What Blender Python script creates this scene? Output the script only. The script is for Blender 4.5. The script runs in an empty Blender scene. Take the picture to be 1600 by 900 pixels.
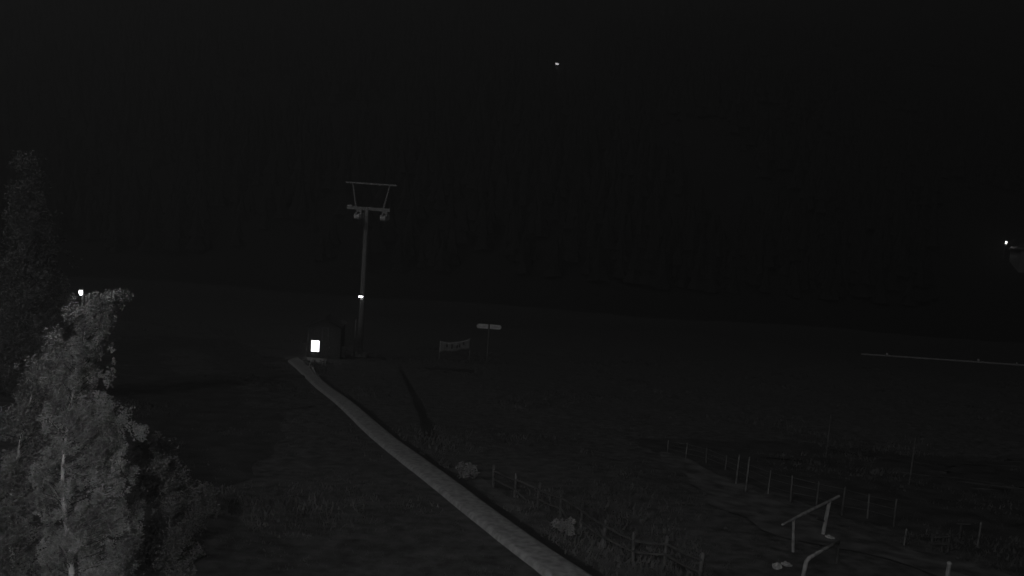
import bpy, math, random
from mathutils import Vector, Matrix, noise
random.seed(7)
S = bpy.context.scene
C = S.collection

# ---------------------------------------------------------------- camera, night sky, moon, added flood light
F = 1300.0; PITCH = math.radians(6.5); ROLL = math.radians(4.0)
CAM = Vector((0, 0, 6.0))
fw = Vector((0, math.cos(PITCH), -math.sin(PITCH)))
r0 = Vector((1, 0, 0)); u0 = Vector((0, math.sin(PITCH), math.cos(PITCH)))
rt = r0*math.cos(ROLL) + u0*math.sin(ROLL)
up = -r0*math.sin(ROLL) + u0*math.cos(ROLL)
cd = bpy.data.cameras.new('camera'); cam = bpy.data.objects.new('camera', cd); C.objects.link(cam)
cd.sensor_width = 36; cd.lens = 36*F/1600; cd.clip_start = 0.1; cd.clip_end = 6000
cam.matrix_world = Matrix(((rt.x, up.x, -fw.x, CAM.x), (rt.y, up.y, -fw.y, CAM.y), (rt.z, up.z, -fw.z, CAM.z), (0, 0, 0, 1)))
S.camera = cam
S.view_settings.view_transform = 'Standard'; S.view_settings.look = 'None'
S.view_settings.exposure = 0; S.view_settings.gamma = 1

W = bpy.data.worlds.new('World'); S.world = W; W.use_nodes = True
bg = W.node_tree.nodes['Background']
bg.inputs[0].default_value = (1, 1, 1, 1); bg.inputs[1].default_value = 0.0040      # even, moonlit, overcast night sky

MOON_DIR = Vector((0.42, 0.62, -0.60))         # light comes from behind the camera, on its left
sd = bpy.data.lights.new('moon', 'SUN'); sd.energy = 0.42; sd.angle = math.radians(10)
so = bpy.data.objects.new('moon', sd); C.objects.link(so)
so.rotation_euler = MOON_DIR.to_track_quat('-Z', 'Y').to_euler()

HAZE = 0.0034
FLOOD_POS = Vector((-1.6, -3.2, 8.6)); FLOOD_AT = Vector((-9.5, 17, -1))
fd = bpy.data.lights.new('added_flood_beam', 'SPOT'); fd.energy = 3000  # added spot, stands in for the camera's own infrared light
fd.spot_size = math.radians(120); fd.spot_blend = 1.0; fd.shadow_soft_size = 0.06
fo = bpy.data.objects.new('added_flood_beam', fd); C.objects.link(fo); fo.location = FLOOD_POS
fo.rotation_euler = (FLOOD_AT-FLOOD_POS).to_track_quat('-Z', 'Y').to_euler()

# ---------------------------------------------------------------- helpers
def mat(name, a, b=None, scale=4.0, rough=0.85, detail=6, bump=0.0, metal=0.0, lo=0.35, hi=0.65, spec=0.2, trans=0.0):
    m = bpy.data.materials.new(name); m.use_nodes = True; nt = m.node_tree; N = nt.nodes; L = nt.links
    p = N['Principled BSDF']; p.inputs['Roughness'].default_value = rough; p.inputs['Metallic'].default_value = metal
    p.inputs['Specular IOR Level'].default_value = spec
    if b is None: b = a
    tc = N.new('ShaderNodeTexCoord'); nz = N.new('ShaderNodeTexNoise')
    nz.inputs['Scale'].default_value = scale; nz.inputs['Detail'].default_value = detail
    L.new(tc.outputs['Object'], nz.inputs['Vector'])
    cr = N.new('ShaderNodeValToRGB'); cr.color_ramp.elements[0].position = lo; cr.color_ramp.elements[1].position = hi
    cr.color_ramp.elements[0].color = (a, a, a, 1); cr.color_ramp.elements[1].color = (b, b, b, 1)
    L.new(nz.outputs['Fac'], cr.inputs['Fac']); L.new(cr.outputs['Color'], p.inputs['Base Color'])
    if bump:
        bp = N.new('ShaderNodeBump'); bp.inputs['Strength'].default_value = bump; bp.inputs['Distance'].default_value = 0.1
        L.new(nz.outputs['Fac'], bp.inputs['Height']); L.new(bp.outputs['Normal'], p.inputs['Normal'])
    if trans:
        tr = N.new('ShaderNodeBsdfTranslucent'); L.new(cr.outputs['Color'], tr.inputs['Color'])
        mx = N.new('ShaderNodeMixShader'); mx.inputs[0].default_value = trans
        L.new(p.outputs[0], mx.inputs[1]); L.new(tr.outputs[0], mx.inputs[2])
        L.new(mx.outputs[0], N['Material Output'].inputs['Surface'])
    return m

def emit(name, strength):
    m = bpy.data.materials.new(name); m.use_nodes = True; nt = m.node_tree
    nt.nodes.remove(nt.nodes['Principled BSDF'])
    e = nt.nodes.new('ShaderNodeEmission'); e.inputs[1].default_value = strength
    nt.links.new(e.outputs[0], nt.nodes['Material Output'].inputs['Surface'])
    return m

class MB:
    def __init__(s): s.v = []; s.f = []
    def box(s, c, size, M=None):
        c = Vector(c); h = Vector(size)/2; n = len(s.v)
        for z in (-1, 1):
            for y in (-1, 1):
                for x in (-1, 1):
                    p = Vector((x*h.x, y*h.y, z*h.z))
                    if M is not None: p = M @ p
                    s.v.append(tuple(c+p))
        for q in ((0,2,3,1),(4,5,7,6),(0,1,5,4),(2,6,7,3),(0,4,6,2),(1,3,7,5)): s.f.append(tuple(n+i for i in q))
        return s
    def tube(s, pts, radii, n=8, cap=True):
        pts = [Vector(p) for p in pts]; base = len(s.v)
        if not hasattr(radii, '__len__'): radii = [radii]*len(pts)
        for i, p in enumerate(pts):
            d = (pts[min(i+1, len(pts)-1)]-pts[max(i-1, 0)]).normalized()
            a = d.orthogonal().normalized() if i == 0 else (a - d*a.dot(d)).normalized()
            b = d.cross(a)
            for k in range(n):
                t = 2*math.pi*k/n; s.v.append(tuple(p + (a*math.cos(t)+b*math.sin(t))*radii[i]))
        for i in range(len(pts)-1):
            for k in range(n):
                k2 = (k+1) % n; o = base+i*n
                s.f.append((o+k, o+k2, o+n+k2, o+n+k))
        if cap:
            s.f.append(tuple(base+k for k in reversed(range(n))))
            s.f.append(tuple(base+(len(pts)-1)*n+k for k in range(n)))
        return s
    def build(s, name, m, parent=None, smooth=False):
        me = bpy.data.meshes.new(name); me.from_pydata(s.v, [], s.f); me.update()
        if smooth: me.polygons.foreach_set('use_smooth', [True]*len(me.polygons))
        me.materials.append(m)
        o = bpy.data.objects.new(name, me); C.objects.link(o)
        if parent is not None:
            o.parent = parent
        return o

def thing(name, label, cat, loc=(0,0,0), rz=0, group=None):
    o = bpy.data.objects.new(name, None); C.objects.link(o); o.location = loc; o.rotation_euler = (0,0,rz)
    tag(o, label, cat, group); return o
def tag(o, label, cat, group=None):
    o['label'] = label; o['category'] = cat
    if group: o['group'] = group
    return o
def structure(o): o['kind'] = 'structure'; return o
def stuff(o, label=None, cat=None):
    o['kind'] = 'stuff'
    if label: o['label'] = label; o['category'] = cat
    return o

# ---------------------------------------------------------------- terrain
def sstep(a, b, x):
    t = max(0, min(1, (x-a)/(b-a))); return t*t*(3-2*t)
def T(x, y):
    z = -0.13*min(y, 250)
    if y > 250:
        t = y-250
        z += 0.40*t*sstep(0, 120, t) if t < 560 else 224 + 0.02*(t-560)
        z += sstep(20, 200, t)*(28*noise.noise(Vector((x/260, y/260, 3))) + 9*noise.noise(Vector((x/70, y/70, 8))))
    z += 0.10*math.sin(x*0.31+1.2)*math.sin(y*0.27) + 0.05*math.sin(x*0.7+y*0.4) + sstep(30, 120, y)*0.5*math.sin(x*0.06+2)*math.sin(y*0.05)
    return z
def ray(px, py): return (fw + rt*((px-800)/F) - up*((py-450)/F)).normalized()
def G(px, py, lift=0.0):
    d = ray(px, py); t = 5.0; last = 5.0
    while t < 3000:
        p = CAM + d*t
        if p.z < T(p.x, p.y)+lift:
            lo, hi = last, t
            for _ in range(30):
                m = (lo+hi)/2; p = CAM+d*m
                if p.z < T(p.x, p.y)+lift: hi = m
                else: lo = m
            return CAM+d*hi
        last = t; t += max(0.4, t*0.01)
    return CAM+d*3000
def at(px, py, Y):
    d = ray(px, py); return CAM + d*(Y/d.y)
def proj(p):
    q = Vector(p)-CAM; z = q.dot(fw); return 800+F*q.dot(rt)/z, 450-F*q.dot(up)/z
def height_to(base, py):
    lo, hi = 0, 60
    for _ in range(40):
        m = (lo+hi)/2
        if proj(base+Vector((0,0,m)))[1] > py: lo = m
        else: hi = m
    return lo

M_ground = mat('meadow_turf', 0.035, 0.135, 2.6, bump=0.6, detail=12, lo=0.3, hi=0.7)
M_grass = mat('grass_blades', 0.05, 0.12, 0.6)
M_hill = mat('hill_forest_floor', 0.03, 0.036, 0.05)
M_conif = mat('dark_needles', 0.03, 0.038, 0.5)
M_leaf = mat('birch_leaves', 0.2, 0.46, 2.2, trans=0.3, rough=0.6)
M_leaf2 = mat('dull_leaves', 0.07, 0.15, 1.5, trans=0.2)
M_leaf3 = mat('dark_leaves', 0.10, 0.17, 1.5, trans=0.2)
M_bark = mat('pale_bark', 0.35, 0.7, 6)
M_bark2 = mat('dark_bark', 0.07, 0.14, 6)
M_conc = mat('walkway_concrete', 0.20, 0.42, 5, bump=0.3, detail=12, lo=0.3, hi=0.7)
M_track = mat('dirt_track', 0.06, 0.165, 1.6, detail=12, bump=0.4)
M_mud_shade = mat('dark_mud_and_shade', 0.025, 0.045, 2, rough=0.5)  # mud of the stream, also the shade painted beside the path
M_wood = mat('weathered_wood', 0.09, 0.24, 5)
M_wood4 = mat('fence_stake_wood', .08, .2, 1.5)
M_wood3 = mat('grey_weathered_wood', .06, .17, 4)
M_pale = mat('peeled_timber', 0.2, 0.42, 5)
M_heath = mat('dark_heath', 0.035, 0.075, 1.2, bump=.5)
M_wood2 = mat('dark_wood', 0.05, 0.10, 7)
M_steel = mat('galvanised_steel', 0.30, 0.45, 5, rough=0.5, metal=0.3)
M_dsteel = mat('dull_painted_steel', 0.12, 0.2, 3, rough=0.6)
M_white = mat('white_board', 0.6, 0.78, 3)
M_banner = mat('banner_cloth', 0.38, 0.55, 3)
M_print = mat('banner_print', 0.05)
M_rub = mat('rubber', 0.03)
M_roof = mat('roof_sheet', 0.03, 0.05, 4)
M_rock = mat('pale_stone', 0.3, 0.5, 8, bump=0.4)
M_far = mat('far_render', 0.28, 0.36, 2)
E_win = emit('lit_panel', 3.0)
E_lamp = emit('lamp_glass', 12.0)
E_dim = emit('dim_lamp_glass', 3)
E_faint = emit('faint_lamp_glass', 0.02)

def axis(lo, mid0, mid1, hi, step, g=1.14):
    a = [mid0]
    while a[-1] < mid1: a.append(a[-1]+step)
    s = step
    while a[-1] < hi: s *= g; a.append(a[-1]+min(s, 14 if a[-1] < 1000 else 40))
    s = step; b = [mid0]
    while b[-1] > lo: s *= g; b.append(b[-1]-min(s, 30))
    return list(reversed(b[1:]))+a
xs = axis(-1480, -40, 70, 1480, 1.2); ys = axis(-60, 5, 110, 1480, 1.2)
g = MB()
for y in ys:
    for x in xs: g.v.append((x, y, T(x, y)))
nx = len(xs)
for j in range(len(ys)-1):
    for i in range(nx-1): g.f.append((j*nx+i, j*nx+i+1, (j+1)*nx+i+1, (j+1)*nx+i))
go = structure(g.build('ground', M_ground, smooth=True))
go.data.materials.append(M_hill)
go.data.polygons.foreach_set('material_index', [1 if go.data.vertices[p.vertices[0]].co.y > 262 else 0 for p in go.data.polygons])

def resample(pts, step):
    out = []
    for a, b in zip(pts, pts[1:]):
        n = max(1, int((b-a).length/step))
        for k in range(n): out.append(a.lerp(b, k/n))
    out.append(pts[-1]); return out
def smooth_line(pts, it=3):
    for _ in range(it): pts = [pts[0]]+[(pts[i-1]+pts[i]*2+pts[i+1])/4 for i in range(1, len(pts)-1)]+[pts[-1]]
    return pts

# ---------------------------------------------------------------- raised walkway
LIFT = 0.15
Lp = [G(x, y, LIFT) for x, y in ((450,562),(470,580),(490,599),(560,660),(632,720),(707,779),(785,840),(865,900),(945,962))]
Rp = [G(x, y, LIFT) for x, y in ((466,557),(488,578),(512,600),(592,661),(671,720),(752,779),(838,840),(932,900),(1030,962))]
NS = 130
def sample(pts, t):
    f = t*(len(pts)-1); i = min(int(f), len(pts)-2); return pts[i].lerp(pts[i+1], f-i)
Ls = smooth_line([sample(Lp, k/NS) for k in range(NS+1)], 12); Rs = smooth_line([sample(Rp, k/NS) for k in range(NS+1)], 12)
w = MB(); PR = ((-.04,-.3),(0,.5),(.03,.8),(.10,.95),(.35,1),(.65,1),(.90,.95),(.97,.8),(1,.5),(1.04,-.3))
for i, (a, b) in enumerate(zip(Ls, Rs)):
    za = T(a.x, a.y); zb = T(b.x, b.y)
    for j, (t_, hz0) in enumerate(PR):
        e = t_+.012*noise.noise(Vector((i*.45, j*.2, 4))) ; q = a.lerp(b, e); zz = za+(zb-za)*e
        w.v.append((q.x, q.y, zz+LIFT*hz0+.004*noise.noise(Vector((i*.6, j*.5, 1)))))
m_ = len(PR)
for k in range(NS):
    o = k*m_
    for j in range(m_-1): w.f.append((o+j, o+j+1, o+j+m_+1, o+j+m_))
w.f.append(tuple(range(m_))); w.f.append(tuple(NS*m_+i for i in reversed(range(m_))))
structure(w.build('path', M_conc, smooth=True))
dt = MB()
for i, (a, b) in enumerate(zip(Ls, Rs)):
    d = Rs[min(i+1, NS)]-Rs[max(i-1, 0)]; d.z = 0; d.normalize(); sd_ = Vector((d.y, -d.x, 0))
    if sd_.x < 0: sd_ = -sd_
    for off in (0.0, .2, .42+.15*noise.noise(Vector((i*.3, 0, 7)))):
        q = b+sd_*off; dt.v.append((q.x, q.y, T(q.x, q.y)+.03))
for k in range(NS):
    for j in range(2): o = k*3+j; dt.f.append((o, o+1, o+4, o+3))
structure(dt.build('path_shade', M_mud_shade))  # flat dark ribbon, paints the shade along the path's right edge

# ribbons on the ground: (px, py, half width px)
def ribbon(name, pts, m, lift=0.03, seed=0, wob=0.3):
    rnd = random.Random(seed)
    cs = [(G(x, y, lift), hw*(G(x, y)-CAM).length/F) for x, y, hw in pts]
    r = MB(); n = 0
    P = []
    for (a, wa), (b, wb) in zip(cs, cs[1:]):
        k = max(1, int((b-a).length/0.5))
        for i in range(k): P.append((a.lerp(b, i/k), wa+(wb-wa)*i/k))
    P.append(cs[-1])
    line = smooth_line([p for p, _ in P], 6)
    for i, p in enumerate(line):
        d = (line[min(i+1, len(line)-1)]-line[max(i-1, 0)]); d.z = 0; d.normalize(); s = Vector((-d.y, d.x, 0))
        hw = P[i][1]
        wl = hw*(1+wob*noise.noise(Vector((i*0.21, seed, 0)))*3); wr = hw*(1+wob*noise.noise(Vector((i*0.23, seed+9, 0)))*3)
        for q in (-wl, -wl/3, wr/3, wr):
            c = p+s*q; r.v.append((c.x, c.y, T(c.x, c.y)+lift))
    for i in range(len(line)-1):
        for j in range(3): r.f.append((i*4+j, i*4+j+1, i*4+j+5, i*4+j+4))
    return r.build(name, m, smooth=True)
structure(ribbon('stream', [(627,578,3),(638,600,4),(650,625,6),(662,652,8),(671,676,9),(680,694,9)], M_mud_shade, 0.03, 1))
structure(ribbon('dark_patch', [(655,573,3),(670,575,14),(700,577,16),(728,578,14),(742,579,3)], M_mud_shade, 0.03, 2))  # flat patch, darker than the meadow around it
structure(ribbon('dirt_track', [(1035,706,5),(1060,722,22),(1120,756,44),(1180,792,60),(1260,824,66),(1340,850,62),(1440,880,56),(1600,920,56)], M_track, 0.03, 3))
hp = MB(); A0, A1 = G(1015, 700), G(1700, 925); dA = A1-A0; dA.z = 0; nA = Vector((-dA.y, dA.x, 0)).normalized()
if nA.y < 0: nA = -nA
NI, NJ = 60, 44
for i in range(NI+1):
    for j in range(NJ+1):
        f_ = i/NI; q = A0+dA*(f_*1.2-.1); wd = 26+7*noise.noise(Vector((i*.13, 2, 0)))
        o_ = -.1+.9*noise.noise(Vector((i*.35, 5, 0)))+wd*j/NJ
        sh = 1.6*noise.noise(Vector((j*.3, 9, 0)))+(12*(j/NJ)**2 if i < NI else 0)*(1-f_)
        q = q+nA*o_+dA.normalized()*sh; hp.v.append((q.x, q.y, T(q.x, q.y)+.02))
for i in range(NI):
    for j in range(NJ): k = i*(NJ+1)+j; hp.f.append((k, k+1, k+NJ+2, k+NJ+1))
structure(hp.build('heath', M_heath, smooth=True))
structure(ribbon('heath', [(330,760,20),(322,715,90),(312,650,120),(304,600,128),(296,555,120),(292,528,60)], M_heath, 0.02, 12))
structure(ribbon('verge', [(715,728,5),(745,752,12),(790,782,15),(850,820,18),(920,862,22),(985,895,26),(1060,935,30)], M_track, 0.03, 4))

# ---------------------------------------------------------------- grass
gr = MB(); rnd = random.Random(3)
def tuft(x, y, h, n=3):
    z = T(x, y)-.02
    for _ in range(n):
        a = rnd.uniform(0, 6.283); c, s = math.cos(a), math.sin(a); wv = h*0.22; k = len(gr.v); l = rnd.uniform(-.5, .5)*h; l2 = rnd.uniform(-.5, .5)*h
        ox, oy = x+rnd.uniform(-.12, .12), y+rnd.uniform(-.12, .12)
        gr.v += [(ox-c*wv, oy-s*wv, z), (ox+c*wv, oy+s*wv, z), (ox+l, oy+l2, z+h*rnd.uniform(.7, 1.2))]; gr.f.append((k, k+1, k+2))
cl = list(zip(Ls, Rs))
def on_path(x, y):
    best = None
    for a, b in cl:
        if abs(a.y-y) < 1.0:
            if min(a.x, b.x)-.15 < x < max(a.x, b.x)+.15: return True
    return False
cnt = 0
while cnt < 38000:
    d = 8 + 100*rnd.random()**1.6; x = rnd.uniform(-.75, .8)*d; y = d
    dens = noise.noise(Vector((x*.16, y*.16, 5)))+.4*noise.noise(Vector((x*.6, y*.6, 1)))
    if dens < rnd.uniform(-.5, .35): continue
    if on_path(x, y): continue
    hh = (0.06+0.15*max(0, dens))*rnd.uniform(.6, 1.3)
    tuft(x, y, hh*(1+d*.006)); cnt += 1
stuff(gr.build('meadow_grass', M_grass), 'rough grass tufts growing over the dark meadow', 'grass')

# ---------------------------------------------------------------- far forest
fr = MB(); rnd = random.Random(11)
def conifer(x, y, h, n=6):
    z = T(x, y)-.5
    for lo, hi, r in ((.08, .55, .24), (.35, .8, .17), (.6, 1.0, .10)):
        k = len(fr.v); a0 = rnd.uniform(0, 6)
        for i in range(n):
            a = a0+6.2832*i/n; rr = r*h*rnd.uniform(.75, 1.2)
            fr.v.append((x+rr*math.cos(a), y+rr*math.sin(a), z+lo*h+rnd.uniform(-.03, .03)*h))
        fr.v.append((x+rnd.uniform(-.2, .2), y, z+hi*h))
        for i in range(n): fr.f.append((k+i, k+(i+1) % n, k+n))
cnt = 0
while cnt < 7500:
    y = rnd.uniform(300, 880)
    x = rnd.uniform(-.8, .8)*y
    if y < 262 and x > -0.42*y: continue
    if noise.noise(Vector((x/60, y/60, 2))) < rnd.uniform(-.5, .1): continue
    if y > 262 and abs(x-0.052*y) < 12 and 520 < y < 650: continue
    if y > 262 and x > .50*y and y < 400: continue
    conifer(x, y, rnd.uniform(10, 19)); cnt += 1
stuff(fr.build('forest', M_conif), 'dark conifer forest covering the mountainside', 'forest')

# ---------------------------------------------------------------- trees
def leaves(mb, c, R, n, size, rnd, sq=.85):
    for _ in range(n):
        u = Vector((rnd.gauss(0, 1), rnd.gauss(0, 1), rnd.gauss(0, 1))).normalized()*R*(rnd.random()**.45)
        u.z *= sq; p = c+u
        a = Vector((rnd.gauss(0, 1), rnd.gauss(0, 1), rnd.gauss(0, .6))).normalized(); b = a.orthogonal().normalized()
        b = (Matrix.Rotation(rnd.uniform(0, 6.28), 3, a) @ b)
        s = size*rnd.uniform(.6, 1.3); k = len(mb.v)
        mb.v += [tuple(p-a*s), tuple(p+b*s*.5), tuple(p+a*s), tuple(p-b*s*.5)]; mb.f.append((k, k+1, k+2, k+3))
def tree(name, label, cat, Y, trunk_px, clumps, lm, bm_, nper, lsize, r_trunk, group=None, seed=0, depth=.6):
    rnd = random.Random(seed)
    top = [at(x, y, Y) for x, y in trunk_px]
    b = top[0]; base = Vector((b.x, Y, T(b.x, Y)))
    t = thing(name, label, cat, base, 0, group)
    pts = [Vector((0, 0, -.1))]+[p-base for p in top if p.z > base.z+.2]
    n = len(pts); rad = [r_trunk*(1-.85*i/(n-1)) for i in range(n)]
    tr = MB().tube(pts, rad, 9); cr = MB(); br = MB()
    for (x, y, r) in clumps:
        c = at(x, y, Y)-base; R = r*Y/F
        if c.z < R*.3: continue
        c.y += rnd.uniform(-.7*depth, 1.3*depth)
        q0 = Vector((c.x*.3, 0, c.z-rnd.uniform(1.2, 3)*R-.3*abs(c.x)))
        i = min(range(n-1), key=lambda i: abs((pts[i].z+pts[i+1].z)/2-q0.z)); f_ = min(1, max(0, (q0.z-pts[i].z)/max(.01, pts[i+1].z-pts[i].z)))
        q = pts[i].lerp(pts[i+1], f_)
        m1 = q.lerp(c, .5)+Vector((rnd.uniform(-.1, .1), rnd.uniform(-.1, .1), -.1*R))
        br.tube([q, m1, c], [max(.008, r_trunk*.16), max(.006, r_trunk*.1), .004], 5)
        for _ in range(6):
            e = c+Vector((rnd.gauss(0, .55), rnd.gauss(0, .55), rnd.gauss(-.1, .75)))*R
            leaves(cr, e, R*rnd.uniform(.35, .75), int(nper*.14), lsize, rnd, 1.3)
        leaves(cr, c, R*1.2, int(nper*.25), lsize, rnd, 1.1)
    tr.build('trunk', bm_, t, True); stuff(br.build('branches', M_bark2, t)); cr.build('crown', lm, t)
    return t
def fill(rows, r, seed, k=1.0, holes=()):
    rnd = random.Random(seed); out = []
    for (y0, a0, b0), (y1, a1, b1) in zip(rows, rows[1:]):
        n = max(2, int(k*2.0*(y1-y0)*((b0-a0)+(b1-a1))/2/(r*r)))
        for _ in range(n):
            f = rnd.random(); y = y0+(y1-y0)*f; a = a0+(a1-a0)*f+r*.5; b_ = b0+(b1-b0)*f-r*.95
            x = rnd.uniform(a, max(a+1, b_)) ; rr = r*rnd.uniform(.5, 1.15)
            if any(math.hypot(x-hx, y-hy) < hr+rr*.75 for hx, hy, hr in holes): continue
            out.append((x, y, rr))
    return out
holes = ((152,575,9),(158,537,9),(135,606,10),(86,672,12),(180,725,9),(186,778,11),(163,858,12),(118,523,7),(182,640,6),(128,788,8),(172,835,9))
cA = fill([(466,140,178),(490,104,172),(516,86,168),(540,92,174),(564,92,182),(590,84,172),(616,78,166),(642,72,172),(668,66,178),(694,62,208),
           (730,60,214),(770,60,210),(800,62,214),(860,60,210),(900,60,208),(960,60,200),(1030,70,186)], 14, 1, .8, holes)
cA += [(174,463,6),(168,468,7),(163,476,8),(196,688,12)]
tree('birch_tree', 'brightest leafy birch, a full pale column at the left edge of the frame', 'tree', 13.0,
     [(118,1040),(112,900),(108,842),(101,800),(97,770),(98,730),(104,680),(112,620),(122,560),(138,500)], cA, M_leaf, M_bark, 330, .023, .055, 'trees at the left', 2, .45)
cB = fill([(560,50,92),(590,30,88),(640,4,76),(690,-12,70),(750,-20,70),(820,-20,70),(900,-20,76),(1000,-20,80)], 17, 5, .85, ((10,700,9),(48,770,10),(60,860,9),(-5,830,9)))
tree('birch_tree', 'duller leafy birch in the bottom left corner beside the brightest one', 'tree', 14.6,
     [(22,1000),(20,905),(16,825),(15,790),(22,750),(30,700),(40,650),(52,610)], cB, mat('grey_leaves', .17, .36, 2, trans=.3), M_bark, 220, .03, .05, 'trees at the left', 4)
cC = fill([(690,205,226),(720,205,262),(755,208,300),(772,212,345),(800,212,330),(850,208,318),(900,205,322),(970,205,300)], 16, 6, .6, ((235,800,14),(290,735,8),(300,840,9)))
tree('leafy_shrub', 'dim broad shrub to the right of the brightest birch', 'shrub', 16.0,
     [(262,980),(262,900),(262,860),(265,820),(262,770)], cC, M_leaf3, M_bark2, 240, .035, .05, None, 6)
cD = fill([(244,36,48),(285,26,58),(338,12,74),(395,0,86),(455,-10,98),(520,-14,106),(590,-20,106),(680,-20,112)], 15, 8, 1.1)
tree('tall_poplar', 'tall dim poplar rising behind the birches, top of all the trees', 'tree', 38.0,
     [(50,700),(48,600),(46,500),(44,400),(42,320),(40,262)], cD, mat('poplar_leaves', .16, .28, 1, trans=.2), M_bark2, 110, .07, .2, 'trees at the left', 9, 1.0)

def shrub(label, px, py, wpx, hpx, lm, seed):
    rnd = random.Random(seed)
    b = G(px, py); d = (b-CAM).length; t = thing('small_shrub', label, 'shrub', b, 0, 'small shrubs along the walkway')
    w_, h_ = wpx*d/F, hpx*d/F; cr = MB(); st = MB()
    for k in range(9):
        c = Vector((rnd.uniform(-.38, .38)*w_, rnd.uniform(-.3, .3)*w_, rnd.uniform(.25, .8)*h_))
        st.tube([(0, 0, -.05), c*.5+Vector((0, 0, .05)), c], [.02, .012, .005], 5)
        leaves(cr, c, min(w_, h_)*rnd.uniform(.2,.36), 70, .05, rnd)
    st.build('stem', M_bark2, t); cr.build('foliage', lm, t)
shrub('small pale round shrub between the walkway and first rail fence post', 728, 750, 34, 28, M_leaf, 1)
shrub('pale upright shrub halfway along the near rail fence', 879, 843, 28, 36, M_leaf, 2)
shrub('little dim shrub left of the first pale shrub', 695, 730, 20, 14, M_leaf2, 3)

# ---------------------------------------------------------------- lift tower
base = G(562, 557); H1 = height_to(base, 326); H2 = height_to(base, 288)
M_pole = mat('pole_steel', .22, .36, .6, rough=.6)
tw = thing('lift_tower', 'tall steel ski lift tower with T head beside the small hut', 'lift tower', base)
MB().tube([(0,0,0),(0,0,H1*.5),(0,0,H1)], [.26,.22,.17], 16).build('pole', M_pole, tw, True)
b = MB(); b.box((0,0,.12), (1.3,1.3,.34)); b.build('footing', M_conc, tw)
b = MB(); b.box((.15,0,H1), (3.9,.26,.28)); b.build('crossarm', M_steel, tw)
b = MB(); b.tube([(-1.75,0,H1+.12),(-1.35,0,H1+.16)], .12, 8); b.build('arm_bracket', M_steel, tw)
for x0, x1 in ((-1.0, -1.38), (1.5, 1.95)):
    MB().tube([(x0,0,H1+.14),(x1,0,H2)], [.085,.07], 8).build('gantry_upright', M_steel, tw)
b = MB(); b.box((.28,0,H2+.06), (4.6,.16,.14)); b.build('gantry_beam', M_steel, tw)
for x in (-.72, 1.6):
    f = MB(); f.box((x,0,H1-.42), (.16,2.6,.22)); f.box((x+.05,0,H1-.3), (.5,.5,.34)); fo_ = f.build('sheave_frame', M_steel, tw)
    for yy in (-1.05,-.35,.35,1.05):
        MB().tube([(x-.18,yy,H1-.72),(x+.28,yy,H1-.72)], .26, 14).build('sheave_wheel', M_white, fo_)
lad = MB()
for s in (-.18, .18): lad.tube([(s,-.42,.8),(s,-.32,H1-.3)], .02, 5)
z = 1.0
while z < H1-.4: lad.tube([(-.18,-.41+z*.006,z),(.18,-.41+z*.006,z)], .014, 5, False); z += .35
lad.build('ladder', M_dsteel, tw)
hl = height_to(base, 463)
lp = thing('tower_floodlight', 'small bright floodlight clamped halfway up the lift tower', 'lamp', base+Vector((-.12,-.30,hl)))
b = MB(); b.box((0,.02,.11), (.56,.26,.05)); b.box((0,.13,0), (.5,.06,.2)); b.build('housing', M_dsteel, lp)
b = MB(); b.box((0,-.02,0), (.36,.08,.10)); b.build('lens', E_lamp, lp)
# short pole beside it
p = G(553, 559); h = height_to(p, 500)
t = thing('wooden_pole', 'slim dark pole just left of the lift tower foot', 'pole', p)
MB().tube([(0,0,-.1),(.03,0,h)], [.10,.07], 10).build('shaft', M_dsteel, t, True)
MB().tube([(.03,0,h),(.03,0,h+.05)], [.085,.06], 10).build('cap', M_dsteel, t)
p = G(534, 560); h = height_to(p, 541)
t = thing('control_box', 'low grey cabinet between the hut and the lift tower', 'cabinet', p)
b = MB(); b.box((0,0,h*.55), (.55,.35,h*.8)); b.build('housing', M_dsteel, t)
for a_ in (-.2, .2): MB().box((a_,0,h*.08), (.07,.3,h*.18)).build('leg', M_dsteel, t)
b = MB(); b.box((0,-.02,h*.97), (.62,.45,.05)); b.build('lid', M_dsteel, t)

# ---------------------------------------------------------------- hut
hb = G(505, 560); s = (hb-CAM).length/F
hut = thing('lift_hut', 'small dark wooden hut with a bright lit window at the top of the walkway', 'hut', hb, math.radians(4))
Wd, Hw, Dp = 50*s, 50*s, 2.6
wl = MB(); wl.box((0,Dp/2,Hw/2-.1), (Wd,Dp,Hw)); wl.v += [(-Wd/2,0,Hw-.1),(Wd/2,0,Hw-.1),(0,0,Hw+.5),(-Wd/2,Dp,Hw-.1),(Wd/2,Dp,Hw-.1),(0,Dp,Hw+.5)]
wl.f += [(8,9,10),(12,11,13)]; wall = wl.build('wall', M_wood2, hut)
n = 11
for k in range(n):
    if k in (1, 2, 3): continue
    MB().box((-Wd/2+(k+.5)*Wd/n,-.015,Hw/2-.1), (Wd/n-.03,.03,Hw-.02)).build('plank', M_wood2, wall)
for sx in (-1, 1):
    M = Matrix.Rotation(sx*math.atan2(.6, Wd/2), 3, 'Y')
    MB().box((sx*Wd/4*1.06,Dp/2,Hw+.24), (Wd/2*1.18,Dp+.5,.08), M).build('roof', M_roof, hut)
wx = (492.5-505)*s; wz0 = 10*s; wz1 = 27*s; ww = 12*s
wf = MB()
for a, c_, d_ in (((wx-ww/2-.05),0,0),((wx+ww/2+.05),0,0)): wf.box((a,-.05,(wz0+wz1)/2), (.09,.08,wz1-wz0+.2))
wf.box((wx,-.05,wz1+.05), (ww+.01,.08,.09)); wf.box((wx,-.05,wz0-.05), (ww+.01,.08,.09))
wf = wf.build('window', M_wood2, hut)
MB().box((wx,-.035,(wz0+wz1)/2), (ww,.02,wz1-wz0)).build('pane', E_win, wf)
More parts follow.
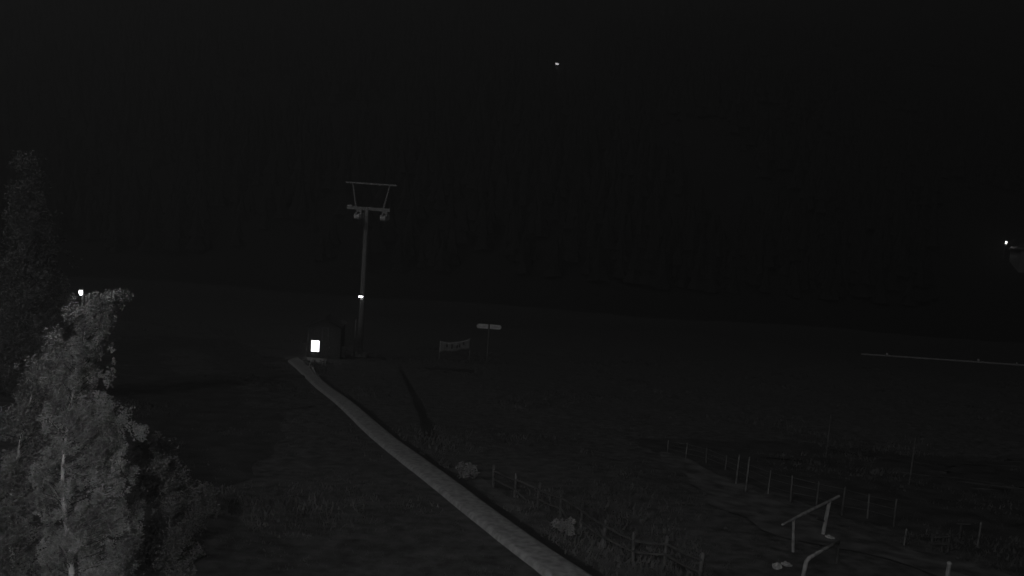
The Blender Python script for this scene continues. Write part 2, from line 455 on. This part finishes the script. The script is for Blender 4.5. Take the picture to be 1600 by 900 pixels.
for a in (-23*s, -3*s, 6*s): MB().box((a,-.06,Hw*.72), (.07,.05,Hw*.38)).build('trim', M_wood, hut)
MB().box((1.5*s,-.062,Hw*.935), (9*s,.05,.07)).build('trim', M_wood, hut)
b = MB(); b.box((14*s,-.05,1.0), (.8,.04,1.95)); dr = b.build('door', M_wood2, hut)
b = MB(); b.box((14*s-.3,-.09,1.0), (.05,.05,.14)); b.build('handle', M_steel, dr)

# ---------------------------------------------------------------- banner, direction sign
p0 = G(686, 562); p1 = G(733, 563.5)
bn = thing('banner', 'pale sagging banner with dark print stretched between two short posts', 'banner', p0)
v = p1-p0; h0 = height_to(p0, 534)+.05; h1 = height_to(p1, 530)+.05; hb0 = height_to(p0, 552); hb1 = height_to(p1, 546)
for o_, hh in ((Vector((0,0,0)), h0), (v, h1)):
    MB().tube([o_+Vector((0,.06,-.1)), o_+Vector((0,.06,hh+.06))], .045, 8).build('post', M_dsteel, bn)
b = MB(); NX, NZ = 24, 6
for j in range(NZ+1):
    for i in range(NX+1):
        t_ = i/NX; sag = math.sin(math.pi*t_)
        zt = h0+(h1-h0)*t_-.22*sag; zb = hb0+(hb1-hb0)*t_-.02*sag+.18*max(0, math.sin(3.4*math.pi*t_))*.5
        q = v*t_; b.v.append((q.x, q.y+.09*math.sin(9*t_+j*.5)*sag, q.z*0+v.z*t_+zb+(zt-zb)*j/NZ))
for j in range(NZ):
    for i in range(NX): k = j*(NX+1)+i; b.f.append((k,k+1,k+NX+2,k+NX+1))
cloth = b.build('cloth', M_banner, bn, True)
sm = cloth.modifiers.new('thick', 'SOLIDIFY'); sm.thickness = .01
rnd = random.Random(5)
for i in (5,9,13,15,18):
    j0 = rnd.choice((2,3)); j1 = rnd.choice((3,4)); pr = MB()
    for j in range(j0, j1+1):
        k = len(pr.v)
        for (ii, jj) in ((i,j),(i+1,j),(i+1,j+1),(i,j+1)):
            q = b.v[jj*(NX+1)+ii]; pr.v.append((q[0], q[1]-.03, q[2]))
        pr.f.append((k,k+1,k+2,k+3))
    pr.build('print', M_print, cloth)

p = G(760.5, 566); h = height_to(p, 506)
sg = thing('direction_sign', 'post with two pale direction boards side by side right of the banner', 'sign', p)
MB().tube([(0,.05,-.1),(0,.05,h+.03)], [.055,.05], 10).build('post', M_wood, sg)
s2 = (p-CAM).length/F
for sx, wd in ((-1, 18), (1, 18)):
    b = MB(); L_ = wd*s2; z0 = h-.27
    a = sx*1.3*s2; e = sx*(1.3*s2+L_); x_ = sorted((a, e))
    tip = 0.12
    y0, y1 = -.035, -.005
    prof = [(a, z0-.22), (e-sx*tip, z0-.22), (e, z0), (e-sx*tip, z0+.22), (a, z0+.22)]
    k = 0
    for yy in (y0, y1): b.v += [(q[0], yy, q[1]) for q in prof]
    b.f += [(0,1,2,3,4), (9,8,7,6,5)]+[(i,(i+1)%5,(i+1)%5+5,i+5) for i in range(5)]
    bd = b.build('board', M_white, sg)
    MB().box(((a+e)/2, -.038, z0), (L_*.55, .004, .06)).build('lettering', M_banner, bd)

# ---------------------------------------------------------------- fences
def post_mesh(bot, top, r, m, parent, n=8, base=None):
    return MB().tube([Vector(bot)-Vector((0,0,.1)), Vector(top)-Vector((0,0,.02)), Vector(top)], [r, r*.92, r*.6], n).build('post', m, parent)
# near post and rail fence
nf = [(772,742,762),(805,755,777),(840,769,792),(877,784,808),(908,802,830),(942,819,856),(990,838,878),(1039,847,884),(1092,870,912)]
bs = [G(x-1, y1) for x, y0, y1 in nf]; hs = [height_to(b_, y0) for b_, (x, y0, y1) in zip(bs, nf)]
hs = [min(1.15, max(.75, h)) for h in hs]
fn = thing('rail_fence', 'weathered timber post and rail fence running beside the pale walkway', 'fence', bs[0])
for i, (b_, h_) in enumerate(zip(bs, hs)):
    post_mesh(b_-bs[0], b_-bs[0]+Vector((.04*(i%3-1), 0, h_)), .042, M_wood3, fn)
for i in range(len(bs)-1):
    for fz in (.78, .4):
        a = bs[i]-bs[0]+Vector((0,-.07,hs[i]*fz+random.uniform(-.03,.03))); c = bs[i+1]-bs[0]+Vector((0,-.07,hs[i+1]*fz+random.uniform(-.03,.03)))
        if i in (1,3) and fz < .5: c = a.lerp(c, .55)-Vector((0,0,.2))
        MB().tube([a, a.lerp(c,.5)+Vector((0,0,-.02)), c], [.035,.03,.028], 6).build('rail', M_wood2, fn)
# far wire fence
wfp = [(1045,688,707),(1074,692,717),(1106,700,724),(1136,712,735),(1154,712,757),(1170,715,769),(1204,735,772),(1240,743,784),(1280,753,790),(1320,761,806),(1360,772,811),(1401,780,824),(1415,828,850)]
line = wfp[:4]+wfp[6:12]
bs = [G(x-(y1-y0)*.12, y1) for x, y0, y1 in line]; hs = [height_to(b_, y0) for b_, (x, y0, y1) in zip(bs, line)]
wf_ = thing('wire_fence', 'long line of slim pale posts with wire beside the dirt track', 'fence', bs[0])
for i, (b_, h_) in enumerate(zip(bs, hs)):
    rel = b_-bs[0]; MB().tube([rel-Vector((0,0,.1)), rel+Vector((.03*math.sin(i*2.1),.02,h_))], [.027,.022], 7).build('post', M_wood4, wf_)
wr = MB()
for i in range(len(bs)-1):
    for fz in (.35,.65,.92): wr.tube([bs[i]-bs[0]+Vector((0,0,hs[i]*fz)), bs[i+1]-bs[0]+Vector((0,0,hs[i+1]*fz))], .004, 4, False)
wr.build('wire', M_dsteel, wf_)
def stake(px, y0, y1, label, r=.028, m=M_wood, lean=.12, name='wooden_stake', grp='loose stakes in the meadow'):
    b_ = G(px-(y1-y0)*lean, y1); h_ = height_to(b_, y0)
    t = thing(name, label, 'stake', b_, 0, grp)
    MB().tube([(0,0,-.1),(0.02,0,h_)], [r, r*.85], 8).build('shaft', m, t)
    MB().tube([(0.02,0,h_),(0.02,0,h_+.04)], [r*1.15, r*.5], 8).build('tip', m, t)
stake(1155,712,757, 'left one of the two tall close-set stakes in front of the wire fence')
stake(1171,715,769, 'right one of the two tall close-set stakes in front of the wire fence')
stake(1298,650,716, 'tall thin stake in the meadow behind the middle of the wire fence', .03, M_wood3)
stake(1429,685,758, 'tall thin stake farthest right behind the wire fence', .03, M_wood3)
stake(938,532,568, 'distant faint pole in the meadow right of the direction boards', .06, M_wood2, 0)
stake(1030,555,588, 'distant faint pole left of the long guardrail', .06, M_wood2, .03)
stake(1415,828,852, 'short stub post at the right end of the wire fence')
stake(1483,880,925, 'thick leaning post cut off by the bottom right of the frame', .05, M_pale, .16)
stake(1531,818,856, 'slim post right of the little plank gate near the right edge')
# small plank gate / pen on the right
pg = [G(1454,862), G(1471,863), G(1480,864)]; hh = [height_to(pg[0],836), height_to(pg[1],837), height_to(pg[2],835)]
t = thing('plank_gate', 'low dark plank gate standing right of the track, near the right edge', 'gate', pg[0])
for a, h_ in zip(pg, hh): MB().tube([a-pg[0]-Vector((0,0,.1)), a-pg[0]+Vector((0,0,h_))], .03, 7).build('post', M_wood2, t)
for fz in (.9,.5):
    a = Vector((0,-.04,hh[0]*fz)); c = pg[2]-pg[0]+Vector((0,-.04,hh[2]*fz)); MB().tube([a,c], .022, 6).build('rail', M_wood2, t)
p = G(1499,842); h = height_to(p, 819)
t = thing('bar_post', 'short T shaped post with a crossbar between the gate and the slim post', 'post', p)
MB().tube([(0,0,-.1),(0,0,h)], .03, 7).build('shaft', M_wood2, t)
MB().tube([(-.15,0,h),(.25,0,h+.01)], .025, 7).build('crossbar', M_wood2, t)

# timber hitching rails near bottom right
a0 = G(1239.5,862); a1 = G(1285,836)
ha = height_to(a0, 809); hb_ = height_to(a1, 783)
t = thing('hitching_rail', 'complete timber rail frame with two posts and a sloping top beam', 'rail', a0, 0, 'timber rails at the lower right')
u = a1-a0; top0 = at(1240, 811, a0.y)-a0; top1 = at(1296, 783, a1.y)-a0; dv = top1-top0
MB().tube([(0,0,-.1),top0], .035, 8).build('post', M_pale, t)
MB().tube([u-Vector((0,0,.1)), top1], [.055,.05], 8).build('post', M_pale, t)
MB().tube([top0-dv*.28, top0+dv*.3+Vector((0,0,.01)), top1+dv*.3], [.025,.04,.035], 8).build('beam', M_pale, t)
MB().tube([u+Vector((-.25,-.1,hb_*.52)), u+Vector((0.02,0,hb_*.40))], .03, 7).build('brace', M_wood2, t)
c0 = at(1263,873,18.0); c1 = at(1311,846,19.6); g0 = Vector((c0.x-.02, c0.y, T(c0.x, c0.y)))
t = thing('hitching_rail', 'nearer bent timber rail, its leg cut off by the bottom of the frame', 'rail', g0, 0, 'timber rails at the lower right')
MB().tube([(-.05,0,-.1),(-.04,0,(c0-g0).z*.5),(-.02,0,(c0-g0).z*.88),(.06,.05,(c0-g0).z),(c0-g0).lerp(c1-g0,.5)+Vector((0,0,.01)),c1-g0], [.05,.05,.048,.045,.04,.035], 9).build('bent_beam', M_pale, t, True)
e1 = Vector((c1.x, c1.y, T(c1.x, c1.y)))
MB().tube([e1-g0-Vector((0,0,.1)), c1-g0-Vector((0,0,.02))], [.03,.025], 7).build('post', M_wood2, t)
def rock(label, px, py, w_, h_, seed):
    b_ = G(px, py); d = (b_-CAM).length/F; r = MB(); rnd = random.Random(seed)
    import bmesh
    bm = bmesh.new(); bmesh.ops.create_icosphere(bm, subdivisions=3, radius=1)
    for v_ in bm.verts:
        k = 1+.45*noise.noise(v_.co*1.4+Vector((seed,0,0))); v_.co = Vector((v_.co.x*w_*d/2*k, v_.co.y*w_*d/2.6*k, (v_.co.z*.5+.3)*h_*d*k))
    me = bpy.data.meshes.new('rock'); bm.to_mesh(me); bm.free(); me.materials.append(M_rock)
    o = bpy.data.objects.new('rock', me); C.objects.link(o); o.location = b_; o.rotation_euler = (0,0,rnd.uniform(0,3)); tag(o, label, 'rock', 'stones by the timber rails')
rock('larger pale stone left of the bent timber rail', 1214, 888, 14, 9, 1)
rock('smaller pale stone right of the larger one by the timber rails', 1229, 884, 13, 7, 2)
rock('stone lying between the two timber rails', 1297, 842, 15, 5, 5)

# ---------------------------------------------------------------- guardrail far right
r0_, r1_ = G(1345,558), G(1660,580)
gd = thing('guardrail', 'long pale roadside guardrail crossing the right edge far off', 'guardrail', r0_)
v = r1_-r0_; n = 18
rl = MB(); L_ = []
for k in range(61):
    q = v*(k/60); z = q.z
    for yy, zz in ((0,.42),(-.05,.5),(0,.58),(-.05,.66),(0,.74)): rl.v.append((q.x,q.y+yy,z+zz))
for k in range(60):
    for j in range(4): o = k*5+j; rl.f.append((o,o+5,o+6,o+1))
ro = rl.build('rail', M_steel, gd, True); sm = ro.modifiers.new('thick','SOLIDIFY'); sm.thickness = .01
for k in range(n):
    q = v*((k+.3)/n); z = T(r0_.x+q.x, r0_.y+q.y)-r0_.z
    MB().box((q.x,q.y+.08,z+.3), (.1,.1,.8)).build('post', M_dsteel, gd)
for px, st in ((1388, .9), (1534, 1.0), (1592,.4)):
    f_ = (px-1345)/315; q = v*f_; z = T(r0_.x+q.x, r0_.y+q.y)-r0_.z
    MB().box((q.x,q.y-.1,z+.85), (.3*st+.1,.05,.3)).build('reflector', M_white, gd)

# ---------------------------------------------------------------- lamps
def street_lamp(label, px, py, Y, r, m, grp='lamps shining in the dark'):
    q = at(px, py, Y); gz = T(q.x, q.y); t = thing('street_lamp', label, 'lamp', (q.x, q.y, gz), 0, grp)
    h_ = q.z-gz
    MB().tube([(0,.1,-.2),(0,.1,h_+r*1.6)], [r*.5,r*.35], 10).build('pole', M_dsteel, t)
    MB().tube([(0,.1,h_+r*1.6),(0,-r,h_+r*1.9)], [r*.3,r*.3], 8).build('arm', M_dsteel, t)
    MB().tube([(0,-r,h_+r*2.2),(0,-r,h_+r*1.2)], [r*.5,r*1.1], 12).build('lamp_shade', M_dsteel, t)
    MB().tube([(0,-r,h_+r*1.15),(0,-r,h_+r*.4),(0,-r,h_-r*.6),(0,-r,h_-r*1.1)], [r*.6,r*.75,r*.6,r*.2], 14).build('bulb', m, t, True)
street_lamp('bright street lamp shining just above the top of the brightest birch', 128, 457, 48, .13, E_lamp)
street_lamp('small bright lamp on a post by the far house at the right edge', 1571, 379, 335, .5, E_lamp)

def far_hut(label, px, py, w_, h_, wpx, hpx, em):
    b_ = G(px, py+3); d = (b_-CAM).length/F
    t = thing('mountain_hut', label, 'hut', b_)
    b = MB(); b.box((0,2,h_/2), (w_,4,h_+1)); b.build('wall', M_conif, t)
    for sx in (-1,1):
        M = Matrix.Rotation(sx*.5, 3, 'Y'); MB().box((sx*w_*.26,2,h_+.5+w_*.13), (w_*.62,5,.2), M).build('roof', M_conif, t)
    f = MB(); f.box((0,-.06,h_*.5), (wpx*d+.3,.1,hpx*d+.3)); f = f.build('window', M_conif, t)
    MB().box((0,-.14,h_*.5), (wpx*d,.06,hpx*d)).build('pane', em, f)
far_hut('tiny hut with one lit window high on the mountainside', 870, 101, 6, 3.2, 5, 2.8, E_dim)

# far house at right edge
q = at(1613, 388, 328); gz = T(q.x, q.y)
t = thing('far_house', 'dim pale house cut off by the right edge beside the small lamp', 'house', (q.x, q.y, gz))
hz = q.z-gz
b = MB(); b.box((0,3,hz/2-1), (9,7,hz+2)); b.build('wall', M_far, t)
for sx in (-1,1):
    M = Matrix.Rotation(sx*.5, 3, 'Y'); MB().box((sx*2.6,3,hz+.2), (6.2,8.4,.25), M).build('roof', M_roof, t)
for xx in (-2.6,0,2.6):
    b = MB(); b.box((xx,-.55,hz-1.9), (1.3,.1,1.5)); f = b.build('window', M_wood2, t)
    MB().box((xx,-.62,hz-1.9), (1.1,.06,1.3)).build('pane', M_mud_shade, f)

# added floodlight and mast, unseen, standing in for the camera's own illuminator
fp = thing('floodlight', 'added floodlight on a made-up steel mast behind the viewpoint, unseen', 'lamp', (FLOOD_POS.x, FLOOD_POS.y-.35, T(FLOOD_POS.x, FLOOD_POS.y-.35)))
MB().tube([(0,0,-.2),(0,0,FLOOD_POS.z+.3)], .06, 10).build('mast', M_dsteel, fp)
MB().box((0,.12,FLOOD_POS.z), (.34,.12,.26)).build('lamp_housing', M_dsteel, fp)

# ---------------------------------------------------------------- added mist volume, lifts the dark tones to an even grey
zs = [v_[2] for v_ in g.v]+[v_[2] for v_ in fr.v]; z0_, z1_ = min(zs)-1, max(zs)+2
hz_ = MB(); hz_.box((0, 710, (z0_+z1_)/2), (3080, 1700, z1_-z0_))
hm = bpy.data.materials.new('added_mist'); hm.use_nodes = True; nt = hm.node_tree; nt.nodes.remove(nt.nodes['Principled BSDF'])
pv = nt.nodes.new('ShaderNodeVolumePrincipled'); pv.inputs['Color'].default_value = (.97, .97, .97, 1)
pv.inputs['Density'].default_value = HAZE; pv.inputs['Anisotropy'].default_value = 0.6
nt.links.new(pv.outputs[0], nt.nodes['Material Output'].inputs['Volume'])
ho = hz_.build('haze', hm); ho['kind'] = 'stuff'
